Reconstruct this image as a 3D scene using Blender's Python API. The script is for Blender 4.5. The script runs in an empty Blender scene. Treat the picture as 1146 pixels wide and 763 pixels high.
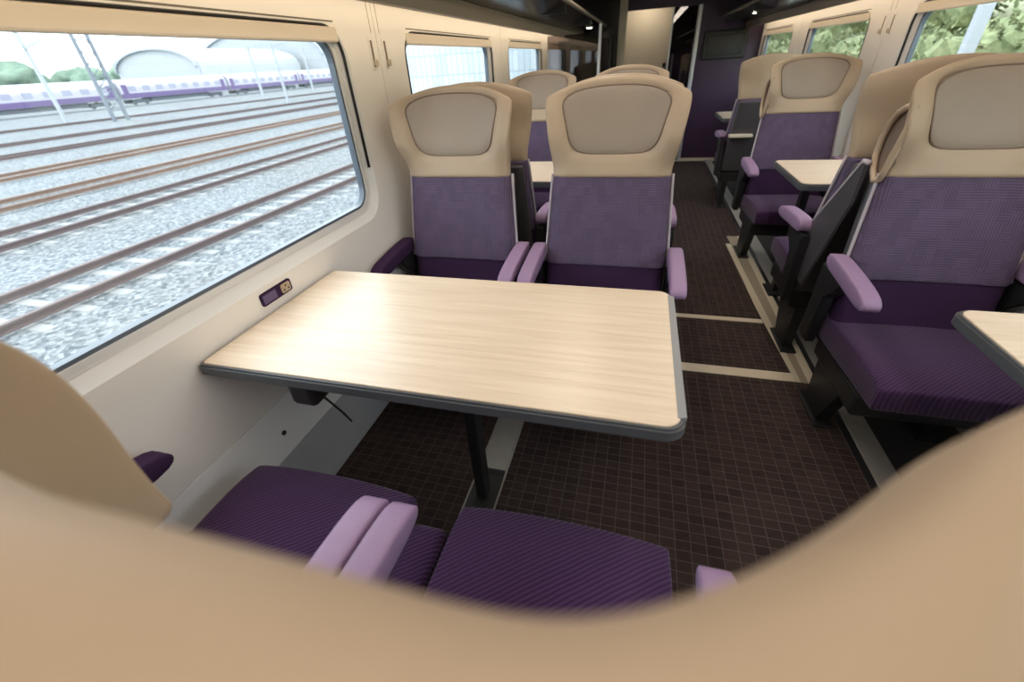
import bpy, bmesh, math, random
from mathutils import Vector, Matrix

# ------------------------------------------------------------------ camera, sky, exposure
scene = bpy.context.scene
COL = scene.collection
W_PX, F_PX = 1146.0, 471.44
YAW, PITCH, ROLL = 0.2972, 0.5837, 0.0685
cam_d = bpy.data.cameras.new('camera')
cam_d.sensor_fit = 'HORIZONTAL'
cam_d.sensor_width = 36.0
cam_d.lens = 36.0 * F_PX / W_PX
cam_d.clip_start = 0.005
cam_d.clip_end = 1500
cam_d.dof.use_dof = True
cam_d.dof.focus_distance = 1.35
cam_d.dof.aperture_fstop = 2.6
cam = bpy.data.objects.new('camera', cam_d)
COL.objects.link(cam)
fw = Vector((-math.sin(YAW) * math.cos(PITCH), math.cos(YAW) * math.cos(PITCH), -math.sin(PITCH)))
rt = Vector((math.cos(YAW), math.sin(YAW), 0))
dn = fw.cross(rt)
r2 = math.cos(ROLL) * rt + math.sin(ROLL) * dn
d2 = -math.sin(ROLL) * rt + math.cos(ROLL) * dn
M = Matrix((r2, -d2, -fw)).transposed().to_4x4()
M.translation = Vector((0, 0, 1.28))
cam.matrix_world = M
scene.camera = cam

world = bpy.data.worlds.new('overcast_sky')
scene.world = world
world.use_nodes = True
wn = world.node_tree
bg = wn.nodes['Background']
bg.inputs['Color'].default_value = (0.89, 0.95, 1.0, 1)
bg.inputs['Strength'].default_value = 2.5
vs = scene.view_settings
vs.view_transform = 'Standard'
vs.look = 'None'
vs.gamma = 1
vs.use_curve_mapping = False
vs.exposure = 1.0
scene.cycles.use_denoising = True
scene.cycles.max_bounces = 10
scene.cycles.transparent_max_bounces = 16
LAMP = 5.2
COVE = 5.0
random.seed(7)
PI = math.pi

# ------------------------------------------------------------------ materials
def new_mat(name):
    m = bpy.data.materials.new(name)
    m.use_nodes = True
    return m, m.node_tree, m.node_tree.nodes['Principled BSDF']

def mat(name, col, rough=0.6, metal=0.0, noise=0.0, nscale=30, bump=0.0, spec=0.5):
    m, t, b = new_mat(name)
    b.inputs['Roughness'].default_value = rough
    b.inputs['Metallic'].default_value = metal
    b.inputs['Specular IOR Level'].default_value = spec
    b.inputs['Base Color'].default_value = (*col, 1)
    if noise or bump:
        tc = t.nodes.new('ShaderNodeTexCoord')
        n = t.nodes.new('ShaderNodeTexNoise')
        n.inputs['Scale'].default_value = nscale
        n.inputs['Detail'].default_value = 4
        t.links.new(tc.outputs['Object'], n.inputs['Vector'])
        if noise:
            r = t.nodes.new('ShaderNodeMapRange')
            r.inputs['To Min'].default_value = 1 - noise
            r.inputs['To Max'].default_value = 1 + noise
            t.links.new(n.outputs['Fac'], r.inputs['Value'])
            mx = t.nodes.new('ShaderNodeMix')
            mx.data_type = 'RGBA'
            mx.blend_type = 'MULTIPLY'
            mx.inputs[0].default_value = 1
            mx.inputs[6].default_value = (*col, 1)
            t.links.new(r.outputs[0], mx.inputs[7])
            t.links.new(mx.outputs[2], b.inputs['Base Color'])
        if bump:
            bp = t.nodes.new('ShaderNodeBump')
            bp.inputs['Strength'].default_value = bump
            bp.inputs['Distance'].default_value = 0.004
            t.links.new(n.outputs['Fac'], bp.inputs['Height'])
            t.links.new(bp.outputs[0], b.inputs['Normal'])
    return m

def brick_mat(name, c1, c2, cm, scale, mortar, bw, rh, rough=0.9, bump=0.3, offset=0.5, swap='XY', mottling=0.25):
    """a woven or gridded cloth: two thread colours and thin lines between"""
    m, t, b = new_mat(name)
    b.inputs['Roughness'].default_value = rough
    b.inputs['Specular IOR Level'].default_value = 0.15
    tc = t.nodes.new('ShaderNodeTexCoord')
    sp = t.nodes.new('ShaderNodeSeparateXYZ')
    cb = t.nodes.new('ShaderNodeCombineXYZ')
    t.links.new(tc.outputs['Object'], sp.inputs[0])
    t.links.new(sp.outputs[swap[0]], cb.inputs[0])
    t.links.new(sp.outputs[swap[1]], cb.inputs[1])
    k = t.nodes.new('ShaderNodeTexBrick')
    k.offset = offset
    k.inputs['Color1'].default_value = (*c1, 1)
    k.inputs['Color2'].default_value = (*c2, 1)
    k.inputs['Mortar'].default_value = (*cm, 1)
    k.inputs['Scale'].default_value = scale
    k.inputs['Mortar Size'].default_value = mortar
    k.inputs['Mortar Smooth'].default_value = 0.3
    k.inputs['Brick Width'].default_value = bw
    k.inputs['Row Height'].default_value = rh
    t.links.new(cb.outputs[0], k.inputs['Vector'])
    n = t.nodes.new('ShaderNodeTexNoise')
    n.inputs['Scale'].default_value = 60
    n.inputs['Detail'].default_value = 5
    t.links.new(tc.outputs['Object'], n.inputs['Vector'])
    r = t.nodes.new('ShaderNodeMapRange')
    r.inputs['To Min'].default_value = 1 - mottling
    r.inputs['To Max'].default_value = 1 + mottling
    t.links.new(n.outputs['Fac'], r.inputs['Value'])
    mx = t.nodes.new('ShaderNodeMix')
    mx.data_type = 'RGBA'
    mx.blend_type = 'MULTIPLY'
    mx.inputs[0].default_value = 1
    t.links.new(k.outputs['Color'], mx.inputs[6])
    t.links.new(r.outputs[0], mx.inputs[7])
    t.links.new(mx.outputs[2], b.inputs['Base Color'])
    bp = t.nodes.new('ShaderNodeBump')
    bp.inputs['Strength'].default_value = bump
    bp.inputs['Distance'].default_value = 0.002
    t.links.new(k.outputs['Fac'], bp.inputs['Height'])
    t.links.new(bp.outputs[0], b.inputs['Normal'])
    return m

def rib_mat(name, c1, c2, scale, rot, rough=0.95, bump=0.4):
    m, t, b = new_mat(name)
    b.inputs['Roughness'].default_value = rough
    b.inputs['Specular IOR Level'].default_value = 0.15
    b.inputs['Sheen Weight'].default_value = 0.15
    tc = t.nodes.new('ShaderNodeTexCoord')
    mp = t.nodes.new('ShaderNodeMapping')
    mp.inputs['Rotation'].default_value = (0, 0, rot)
    w = t.nodes.new('ShaderNodeTexWave')
    w.inputs['Scale'].default_value = scale
    w.inputs['Distortion'].default_value = 1.2
    w.inputs['Detail'].default_value = 1
    w.inputs['Detail Scale'].default_value = 0.6
    rp = t.nodes.new('ShaderNodeMix')
    rp.data_type = 'RGBA'
    rp.inputs[6].default_value = (*c1, 1)
    rp.inputs[7].default_value = (*c2, 1)
    bp = t.nodes.new('ShaderNodeBump')
    bp.inputs['Strength'].default_value = bump
    bp.inputs['Distance'].default_value = 0.003
    t.links.new(tc.outputs['Object'], mp.inputs[0])
    t.links.new(mp.outputs[0], w.inputs[0])
    t.links.new(w.outputs['Fac'], rp.inputs[0])
    t.links.new(rp.outputs[2], b.inputs['Base Color'])
    t.links.new(w.outputs['Fac'], bp.inputs['Height'])
    t.links.new(bp.outputs[0], b.inputs['Normal'])
    return m

def weave_mat(name, c1, c2):
    """moquette of small blocks, some ribbed upright and some ribbed across"""
    m, t, b = new_mat(name)
    b.inputs['Roughness'].default_value = 0.95
    b.inputs['Specular IOR Level'].default_value = 0.15
    tc = t.nodes.new('ShaderNodeTexCoord')
    ws = []
    for d in ('X', 'Z'):
        w = t.nodes.new('ShaderNodeTexWave')
        w.bands_direction = d
        w.inputs['Scale'].default_value = 40 if d == 'X' else 40
        w.inputs['Distortion'].default_value = 0.6
        t.links.new(tc.outputs['Object'], w.inputs[0])
        ws.append(w)
    mp = t.nodes.new('ShaderNodeMapping')
    mp.inputs['Scale'].default_value = (1, 0.0, 1)
    v = t.nodes.new('ShaderNodeTexVoronoi')
    v.distance = 'CHEBYCHEV'
    v.inputs['Scale'].default_value = 34
    v.inputs['Randomness'].default_value = 0.3
    sc = t.nodes.new('ShaderNodeSeparateColor')
    gt = t.nodes.new('ShaderNodeMath')
    gt.operation = 'GREATER_THAN'
    gt.inputs[1].default_value = 0.5
    t.links.new(tc.outputs['Object'], mp.inputs[0])
    t.links.new(mp.outputs[0], v.inputs['Vector'])
    t.links.new(v.outputs['Color'], sc.inputs[0])
    t.links.new(sc.outputs[0], gt.inputs[0])
    mf = t.nodes.new('ShaderNodeMix')
    t.links.new(gt.outputs[0], mf.inputs[0])
    t.links.new(ws[0].outputs['Fac'], mf.inputs[2])
    t.links.new(ws[1].outputs['Fac'], mf.inputs[3])
    mx = t.nodes.new('ShaderNodeMix')
    mx.data_type = 'RGBA'
    mx.inputs[6].default_value = (*c1, 1)
    mx.inputs[7].default_value = (*c2, 1)
    t.links.new(mf.outputs[0], mx.inputs[0])
    mb = t.nodes.new('ShaderNodeMix')
    mb.data_type = 'RGBA'
    mb.blend_type = 'MULTIPLY'
    mb.inputs[0].default_value = 1
    mr = t.nodes.new('ShaderNodeMapRange')
    mr.inputs['To Min'].default_value = 0.92
    mr.inputs['To Max'].default_value = 1.08
    t.links.new(sc.outputs[1], mr.inputs[0])
    t.links.new(mx.outputs[2], mb.inputs[6])
    t.links.new(mr.outputs[0], mb.inputs[7])
    t.links.new(mb.outputs[2], b.inputs['Base Color'])
    bp = t.nodes.new('ShaderNodeBump')
    bp.inputs['Strength'].default_value = 0.4
    bp.inputs['Distance'].default_value = 0.002
    t.links.new(mf.outputs[0], bp.inputs['Height'])
    t.links.new(bp.outputs[0], b.inputs['Normal'])
    return m

def wood_mat(name):
    m, t, b = new_mat(name)
    b.inputs['Roughness'].default_value = 0.36
    b.inputs['Coat Weight'].default_value = 0.25
    b.inputs['Coat Roughness'].default_value = 0.3
    b.inputs['Specular IOR Level'].default_value = 0.6
    tc = t.nodes.new('ShaderNodeTexCoord')
    mp = t.nodes.new('ShaderNodeMapping')
    mp.inputs['Scale'].default_value = (1.6, 38, 1)
    n = t.nodes.new('ShaderNodeTexNoise')
    n.inputs['Scale'].default_value = 2.2
    n.inputs['Detail'].default_value = 7
    n.inputs['Roughness'].default_value = 0.62
    n.inputs['Distortion'].default_value = 0.25
    cr = t.nodes.new('ShaderNodeValToRGB')
    cr.color_ramp.elements[0].position = 0.3
    cr.color_ramp.elements[0].color = (0.60, 0.47, 0.345, 1)
    cr.color_ramp.elements[1].position = 0.62
    cr.color_ramp.elements[1].color = (0.71, 0.585, 0.455, 1)
    t.links.new(tc.outputs['Object'], mp.inputs[0])
    t.links.new(mp.outputs[0], n.inputs['Vector'])
    t.links.new(n.outputs['Fac'], cr.inputs[0])
    t.links.new(cr.outputs[0], b.inputs['Base Color'])
    return m

def glass_mat(name, tint, refl=0.03, rough=0.0):
    m = bpy.data.materials.new(name)
    m.use_nodes = True
    t = m.node_tree
    t.nodes.clear()
    o = t.nodes.new('ShaderNodeOutputMaterial')
    tr = t.nodes.new('ShaderNodeBsdfTransparent')
    tr.inputs[0].default_value = (*tint, 1)
    gl = t.nodes.new('ShaderNodeBsdfGlossy')
    gl.inputs['Roughness'].default_value = rough
    lw = t.nodes.new('ShaderNodeLayerWeight')
    lw.inputs['Blend'].default_value = 0.5
    pw = t.nodes.new('ShaderNodeMath')
    pw.operation = 'POWER'
    pw.inputs[1].default_value = 5
    t.links.new(lw.outputs['Facing'], pw.inputs[0])
    fr = t.nodes.new('ShaderNodeMath')
    fr.operation = 'MULTIPLY_ADD'
    fr.inputs[1].default_value = 0.8
    fr.inputs[2].default_value = refl
    t.links.new(pw.outputs[0], fr.inputs[0])
    mx = t.nodes.new('ShaderNodeMixShader')
    t.links.new(fr.outputs[0], mx.inputs[0])
    t.links.new(tr.outputs[0], mx.inputs[1])
    t.links.new(gl.outputs[0], mx.inputs[2])
    t.links.new(mx.outputs[0], o.inputs[0])
    return m

def emit_mat(name, col, s):
    m = bpy.data.materials.new(name)
    m.use_nodes = True
    t = m.node_tree
    t.nodes.clear()
    o = t.nodes.new('ShaderNodeOutputMaterial')
    e = t.nodes.new('ShaderNodeEmission')
    e.inputs[0].default_value = (*col, 1)
    e.inputs[1].default_value = s
    t.links.new(e.outputs[0], o.inputs[0])
    return m

def ballast_mat(name):
    m, t, b = new_mat(name)
    b.inputs['Roughness'].default_value = 1.0
    b.inputs['Specular IOR Level'].default_value = 0.1
    tc = t.nodes.new('ShaderNodeTexCoord')
    v = t.nodes.new('ShaderNodeTexVoronoi')
    v.inputs['Scale'].default_value = 15
    n = t.nodes.new('ShaderNodeTexNoise')
    n.inputs['Scale'].default_value = 0.25
    n.inputs['Detail'].default_value = 6
    hs = t.nodes.new('ShaderNodeSeparateColor')
    cr = t.nodes.new('ShaderNodeValToRGB')
    cr.color_ramp.elements[0].color = (0.085, 0.10, 0.115, 1)
    cr.color_ramp.elements[1].color = (0.28, 0.295, 0.305, 1)
    mx = t.nodes.new('ShaderNodeMix')
    mx.data_type = 'RGBA'
    mx.blend_type = 'MULTIPLY'
    mx.inputs[0].default_value = 0.5
    c2 = t.nodes.new('ShaderNodeValToRGB')
    c2.color_ramp.elements[0].position = 0.35
    c2.color_ramp.elements[0].color = (0.85, 0.78, 0.72, 1)
    c2.color_ramp.elements[1].position = 0.65
    c2.color_ramp.elements[1].color = (1, 1, 1, 1)
    bp = t.nodes.new('ShaderNodeBump')
    bp.inputs['Strength'].default_value = 0.8
    bp.inputs['Distance'].default_value = 0.04
    t.links.new(tc.outputs['Object'], v.inputs['Vector'])
    t.links.new(tc.outputs['Object'], n.inputs['Vector'])
    t.links.new(v.outputs['Color'], hs.inputs[0])
    t.links.new(hs.outputs[0], cr.inputs[0])
    t.links.new(n.outputs['Fac'], c2.inputs[0])
    t.links.new(cr.outputs[0], mx.inputs[6])
    t.links.new(c2.outputs[0], mx.inputs[7])
    t.links.new(mx.outputs[2], b.inputs['Base Color'])
    t.links.new(v.outputs['Distance'], bp.inputs['Height'])
    t.links.new(bp.outputs[0], b.inputs['Normal'])
    return m

def leaf_mat(name, c1, c2, scale):
    m, t, b = new_mat(name)
    b.inputs['Roughness'].default_value = 0.9
    b.inputs['Specular IOR Level'].default_value = 0.1
    tc = t.nodes.new('ShaderNodeTexCoord')
    n = t.nodes.new('ShaderNodeTexNoise')
    n.inputs['Scale'].default_value = scale
    n.inputs['Detail'].default_value = 8
    n.inputs['Roughness'].default_value = 0.7
    cr = t.nodes.new('ShaderNodeValToRGB')
    cr.color_ramp.elements[0].position = 0.35
    cr.color_ramp.elements[0].color = (*c1, 1)
    cr.color_ramp.elements[1].position = 0.65
    cr.color_ramp.elements[1].color = (*c2, 1)
    t.links.new(tc.outputs['Object'], n.inputs['Vector'])
    t.links.new(n.outputs['Fac'], cr.inputs[0])
    t.links.new(cr.outputs[0], b.inputs['Base Color'])
    return m

MT = dict(
    cream=mat('cream_panel', (0.82, 0.79, 0.75), 0.45, noise=0.02, nscale=6),
    cream_low=mat('pale_panel', (0.86, 0.86, 0.86), 0.45, noise=0.02, nscale=6),
    blind=mat('blind_cream', (0.66, 0.59, 0.50), 0.6),
    kick=mat('grey_kick_panel', (0.42, 0.42, 0.44), 0.5, noise=0.04),
    seam=mat('seam_shadow_gap', (0.16, 0.14, 0.12), 0.8),
    rubber=mat('black_rubber', (0.012, 0.012, 0.014), 0.5),
    alu=mat('pale_aluminium', (0.62, 0.63, 0.65), 0.35, 0.6),
    surround=mat('white_window_surround', (0.72, 0.72, 0.72), 0.35),
    bluegrey=mat('glazing_edge', (0.09, 0.115, 0.15), 0.35),
    glass=glass_mat('window_glass', (0.95, 0.985, 0.99)),
    smoked=glass_mat('smoked_glass', (0.45, 0.40, 0.40), 0.08),
    weave=weave_mat('lavender_weave', (0.082, 0.060, 0.105), (0.124, 0.094, 0.150)),
    cord=rib_mat('dark_purple_corduroy', (0.034, 0.014, 0.048), (0.072, 0.032, 0.096), 34, 0.9),
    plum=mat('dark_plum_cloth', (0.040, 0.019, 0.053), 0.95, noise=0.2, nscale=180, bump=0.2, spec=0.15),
    mauve=mat('mauve_vinyl', (0.28, 0.18, 0.31), 0.5, noise=0.06, nscale=40, bump=0.05),
    leather=mat('tan_leather', (0.43, 0.328, 0.232), 0.5, noise=0.05, nscale=9, bump=0.08, spec=0.35),
    leather_pad=mat('taupe_leather', (0.305, 0.245, 0.195), 0.48, noise=0.07, nscale=11, bump=0.12, spec=0.35),
    piping=mat('brown_piping', (0.19, 0.135, 0.10), 0.6),
    edge=mat('lilac_grey_edging', (0.42, 0.38, 0.42), 0.6),
    shell=mat('charcoal_seat_shell', (0.06, 0.056, 0.062), 0.42),
    black=mat('black_steel', (0.014, 0.014, 0.015), 0.45),
    carpet=brick_mat('plum_brown_grid_carpet', (0.047, 0.031, 0.028), (0.031, 0.021, 0.020), (0.088, 0.068, 0.063), 1.0, 0.0016, 0.046, 0.034, bump=0.4, offset=0.0),
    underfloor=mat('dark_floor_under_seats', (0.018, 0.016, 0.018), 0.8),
    trim=mat('cream_floor_trim', (0.60, 0.52, 0.40), 0.45, noise=0.06, nscale=20),
    trimdark=mat('taupe_floor_trim', (0.33, 0.27, 0.20), 0.6),
    rail=mat('grey_seat_rail', (0.36, 0.34, 0.31), 0.5, 0.2, noise=0.12, nscale=25),
    wood=wood_mat('pale_wood_laminate'),
    tedge=mat('grey_table_edging', (0.075, 0.08, 0.088), 0.4),
    tedge_hi=mat('pale_grey_table_lip', (0.22, 0.22, 0.23), 0.35),
    rackunder=mat('taupe_rack_underside', (0.30, 0.245, 0.19), 0.5),
    rackdark=mat('black_gloss_rack', (0.022, 0.018, 0.017), 0.16),
    ceil=mat('dark_brown_gloss_ceiling', (0.075, 0.058, 0.047), 0.22),
    purplewall=mat('deep_purple_panel', (0.036, 0.014, 0.043), 0.4),
    vest=mat('vestibule_cream', (0.62, 0.55, 0.43), 0.5),
    screen=mat('dark_screen', (0.02, 0.022, 0.024), 0.15),
    lamp=emit_mat('warm_lamp', (1.0, 0.89, 0.75), LAMP),
    cove=emit_mat('warm_cove_strip', (1.0, 0.79, 0.54), COVE),
    vlamp=emit_mat('vestibule_lamp_glow', (1.0, 0.86, 0.68), 6),
    spot=emit_mat('downlight_glow', (1.0, 0.85, 0.65), 9),
    ballast=ballast_mat('ballast'),
    rust=mat('rusty_rail', (0.115, 0.083, 0.082), 0.7, noise=0.2, nscale=3),
    brownrail=mat('red_rust_rail', (0.185, 0.118, 0.09), 0.7, noise=0.2, nscale=3),
    sleeper=mat('concrete_sleeper', (0.25, 0.25, 0.25), 0.9, noise=0.15, nscale=8),
    twhite=mat('train_silver_white', (0.36, 0.345, 0.40), 0.4),
    tpurple=mat('train_purple', (0.105, 0.070, 0.175), 0.4),
    tglass=mat('train_window_band', (0.27, 0.27, 0.34), 0.2),
    tunder=mat('train_underframe', (0.10, 0.11, 0.13), 0.8),
    shed=brick_mat('shed_cladding', (0.56, 0.60, 0.62), (0.47, 0.53, 0.57), (0.30, 0.37, 0.42), 1.0, 0.05, 0.8, 2.4, swap='XZ', bump=0.1, offset=0.0, mottling=0.15),
    shedpale=mat('pale_shed_wall', (0.36, 0.38, 0.40), 0.7, noise=0.1, nscale=0.4),
    shedroof=mat('shed_roof', (0.30, 0.33, 0.36), 0.6),
    mast=mat('galvanised_mast', (0.15, 0.17, 0.20), 0.5),
    mastpale=mat('pale_mast', (0.34, 0.36, 0.39), 0.5),
    tree=leaf_mat('distant_leaves', (0.10, 0.15, 0.12), (0.20, 0.27, 0.20), 0.6),
    bush=leaf_mat('bank_leaves', (0.13, 0.165, 0.085), (0.34, 0.36, 0.195), 5),
    grass=leaf_mat('bank_grass', (0.30, 0.33, 0.20), (0.46, 0.45, 0.31), 1.6),
    bark=mat('bark', (0.12, 0.09, 0.07), 0.9),
)

# ------------------------------------------------------------------ mesh helpers
def tag(o, label=None, cat=None, group=None, kind=None):
    if label: o['label'] = label
    if cat: o['category'] = cat
    if group: o['group'] = group
    if kind: o['kind'] = kind
    return o

def empty(name, loc, rz=0.0):
    o = bpy.data.objects.new(name, None)
    o.empty_display_size = 0.1
    o.location = loc
    o.rotation_euler = (0, 0, rz)
    COL.objects.link(o)
    return o

def link(name, me, parent=None, kind=None):
    o = bpy.data.objects.new(name, me)
    COL.objects.link(o)
    if parent: o.parent = parent
    if kind: o['kind'] = kind
    return o

def mk(name, verts, faces, m, smooth=False):
    me = bpy.data.meshes.new(name)
    me.from_pydata(verts, [], faces)
    bm = bmesh.new()
    bm.from_mesh(me)
    bmesh.ops.recalc_face_normals(bm, faces=bm.faces)
    for f in bm.faces: f.smooth = smooth
    bm.to_mesh(me)
    bm.free()
    me.materials.append(m)
    return me

def subd(me, levels):
    """bake a subdivision surface into the mesh data so copies stay cheap"""
    o = bpy.data.objects.new('tmp', me)
    COL.objects.link(o)
    md = o.modifiers.new('s', 'SUBSURF')
    md.levels = levels
    md.render_levels = levels
    dg = bpy.context.evaluated_depsgraph_get()
    ev = o.evaluated_get(dg)
    out = bpy.data.meshes.new_from_object(ev)
    out.name = me.name
    bpy.data.objects.remove(o)
    for p in out.polygons: p.use_smooth = True
    return out

def bm_box(bm, x0, x1, y0, y1, z0, z1, bev=0.0, seg=2):
    r = bmesh.ops.create_cube(bm, size=1)
    vs_ = r['verts']
    for v in vs_:
        v.co = Vector((x0 + (v.co.x + .5) * (x1 - x0), y0 + (v.co.y + .5) * (y1 - y0), z0 + (v.co.z + .5) * (z1 - z0)))
    if bev > 0:
        es = list({e for v in vs_ for e in v.link_edges})
        bmesh.ops.bevel(bm, geom=es, offset=bev, segments=seg, affect='EDGES', profile=0.5)

def fin(name, bm, m, smooth=True):
    me = bpy.data.meshes.new(name)
    bmesh.ops.recalc_face_normals(bm, faces=bm.faces)
    for f in bm.faces: f.smooth = False
    bm.to_mesh(me)
    bm.free()
    me.materials.append(m)
    return me

def boxm(name, x0, x1, y0, y1, z0, z1, m, bev=0.0, seg=2):
    bm = bmesh.new()
    bm_box(bm, x0, x1, y0, y1, z0, z1, bev, seg)
    return fin(name, bm, m)

def tube(name, pts, r, m, n=8, closed=False):
    P = [Vector(p) for p in pts]
    vs_, fs = [], []
    L = len(P)
    prev = None
    for i, p in enumerate(P):
        if closed: t = (P[(i + 1) % L] - P[i - 1]).normalized()
        else: t = (P[min(i + 1, L - 1)] - P[max(i - 1, 0)]).normalized()
        if prev is None:
            a = t.cross(Vector((0, 0, 1)))
            if a.length < 1e-3: a = t.cross(Vector((0, 1, 0)))
        else: a = prev - t * prev.dot(t)
        a.normalize()
        prev = a
        b = t.cross(a)
        for k in range(n):
            th = 2 * PI * k / n
            vs_.append(p + r * (math.cos(th) * a + math.sin(th) * b))
    for i in range(L if closed else L - 1):
        j = (i + 1) % L
        for k in range(n):
            fs.append((i * n + k, i * n + (k + 1) % n, j * n + (k + 1) % n, j * n + k))
    if not closed:
        fs.append(tuple(range(n)))
        fs.append(tuple((L - 1) * n + k for k in range(n)))
    return mk(name, vs_, fs, m, True)

def rrect(y0, y1, z0, z1, r, n=8):
    pts = []
    for (cy_, cz_, a0) in ((y1 - r, z1 - r, 0), (y0 + r, z1 - r, 90), (y0 + r, z0 + r, 180), (y1 - r, z0 + r, 270)):
        for k in range(n + 1):
            a = math.radians(a0 + 90 * k / n)
            pts.append((cy_ + r * math.cos(a), cz_ + r * math.sin(a)))
    return pts

def prism(name, poly, axis, a0, a1, m, bev=0.0):
    """extrude a 2-D polygon: axis 'x' gets (y,z), 'y' gets (x,z), 'z' gets (x,y)"""
    def P(p, a):
        return {'x': (a, p[0], p[1]), 'y': (p[0], a, p[1]), 'z': (p[0], p[1], a)}[axis]
    n = len(poly)
    vs_ = [P(p, a0) for p in poly] + [P(p, a1) for p in poly]
    fs = [tuple(range(n)), tuple(range(2 * n - 1, n - 1, -1))] + [(i, (i + 1) % n, n + (i + 1) % n, n + i) for i in range(n)]
    me = mk(name, vs_, fs, m)
    if bev:
        bm = bmesh.new()
        bm.from_mesh(me)
        es = [e for e in bm.edges if abs({'x': e.verts[0].co.x - e.verts[1].co.x, 'y': e.verts[0].co.y - e.verts[1].co.y, 'z': e.verts[0].co.z - e.verts[1].co.z}[axis]) < 1e-6]
        bmesh.ops.bevel(bm, geom=es, offset=bev, segments=2, affect='EDGES')
        bm.to_mesh(me)
        bm.free()
    return me

def ring_x(name, outer, inner, x0, x1, m):
    """annulus in the y-z plane between two loops, thickness x0..x1"""
    n = len(outer)
    vs_ = [(x0, *p) for p in outer] + [(x0, *p) for p in inner] + [(x1, *p) for p in outer] + [(x1, *p) for p in inner]
    fs = []
    for i in range(n):
        j = (i + 1) % n
        fs += [(i, j, n + j, n + i), (2 * n + i, 3 * n + i, 3 * n + j, 2 * n + j), (i, 2 * n + i, 2 * n + j, j), (n + i, n + j, 3 * n + j, 3 * n + i)]
    return mk(name, vs_, fs, m)

# ------------------------------------------------------------------ the coach shell
XL, XR = -0.9955, 1.29
Y_BACK, Y_END = -3.2, 6.70
Z_CEIL = 1.95
Z_WTOP = 1.50            # where the wall panels meet the racks

def struct(name, me, parent=None, label=None):
    o = link(name, me, parent)
    if not parent: o['kind'] = 'structure'
    if label: o['label'] = label
    return o

# floor: carpet between the walls, darker lino below the single seats
floor = struct('floor', boxm('floor', XL - 0.05, 0.90, Y_BACK, Y_END + 1.2, -0.06, 0.0, MT['carpet']), None, 'dark plum brown carpet with a thin pale grid')
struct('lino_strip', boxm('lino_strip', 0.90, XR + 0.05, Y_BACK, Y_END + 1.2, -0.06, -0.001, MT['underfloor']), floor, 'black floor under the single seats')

def window_loops(y0, y1, z0, z1, r):
    return rrect(y0, y1, z0, z1, r)

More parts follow.
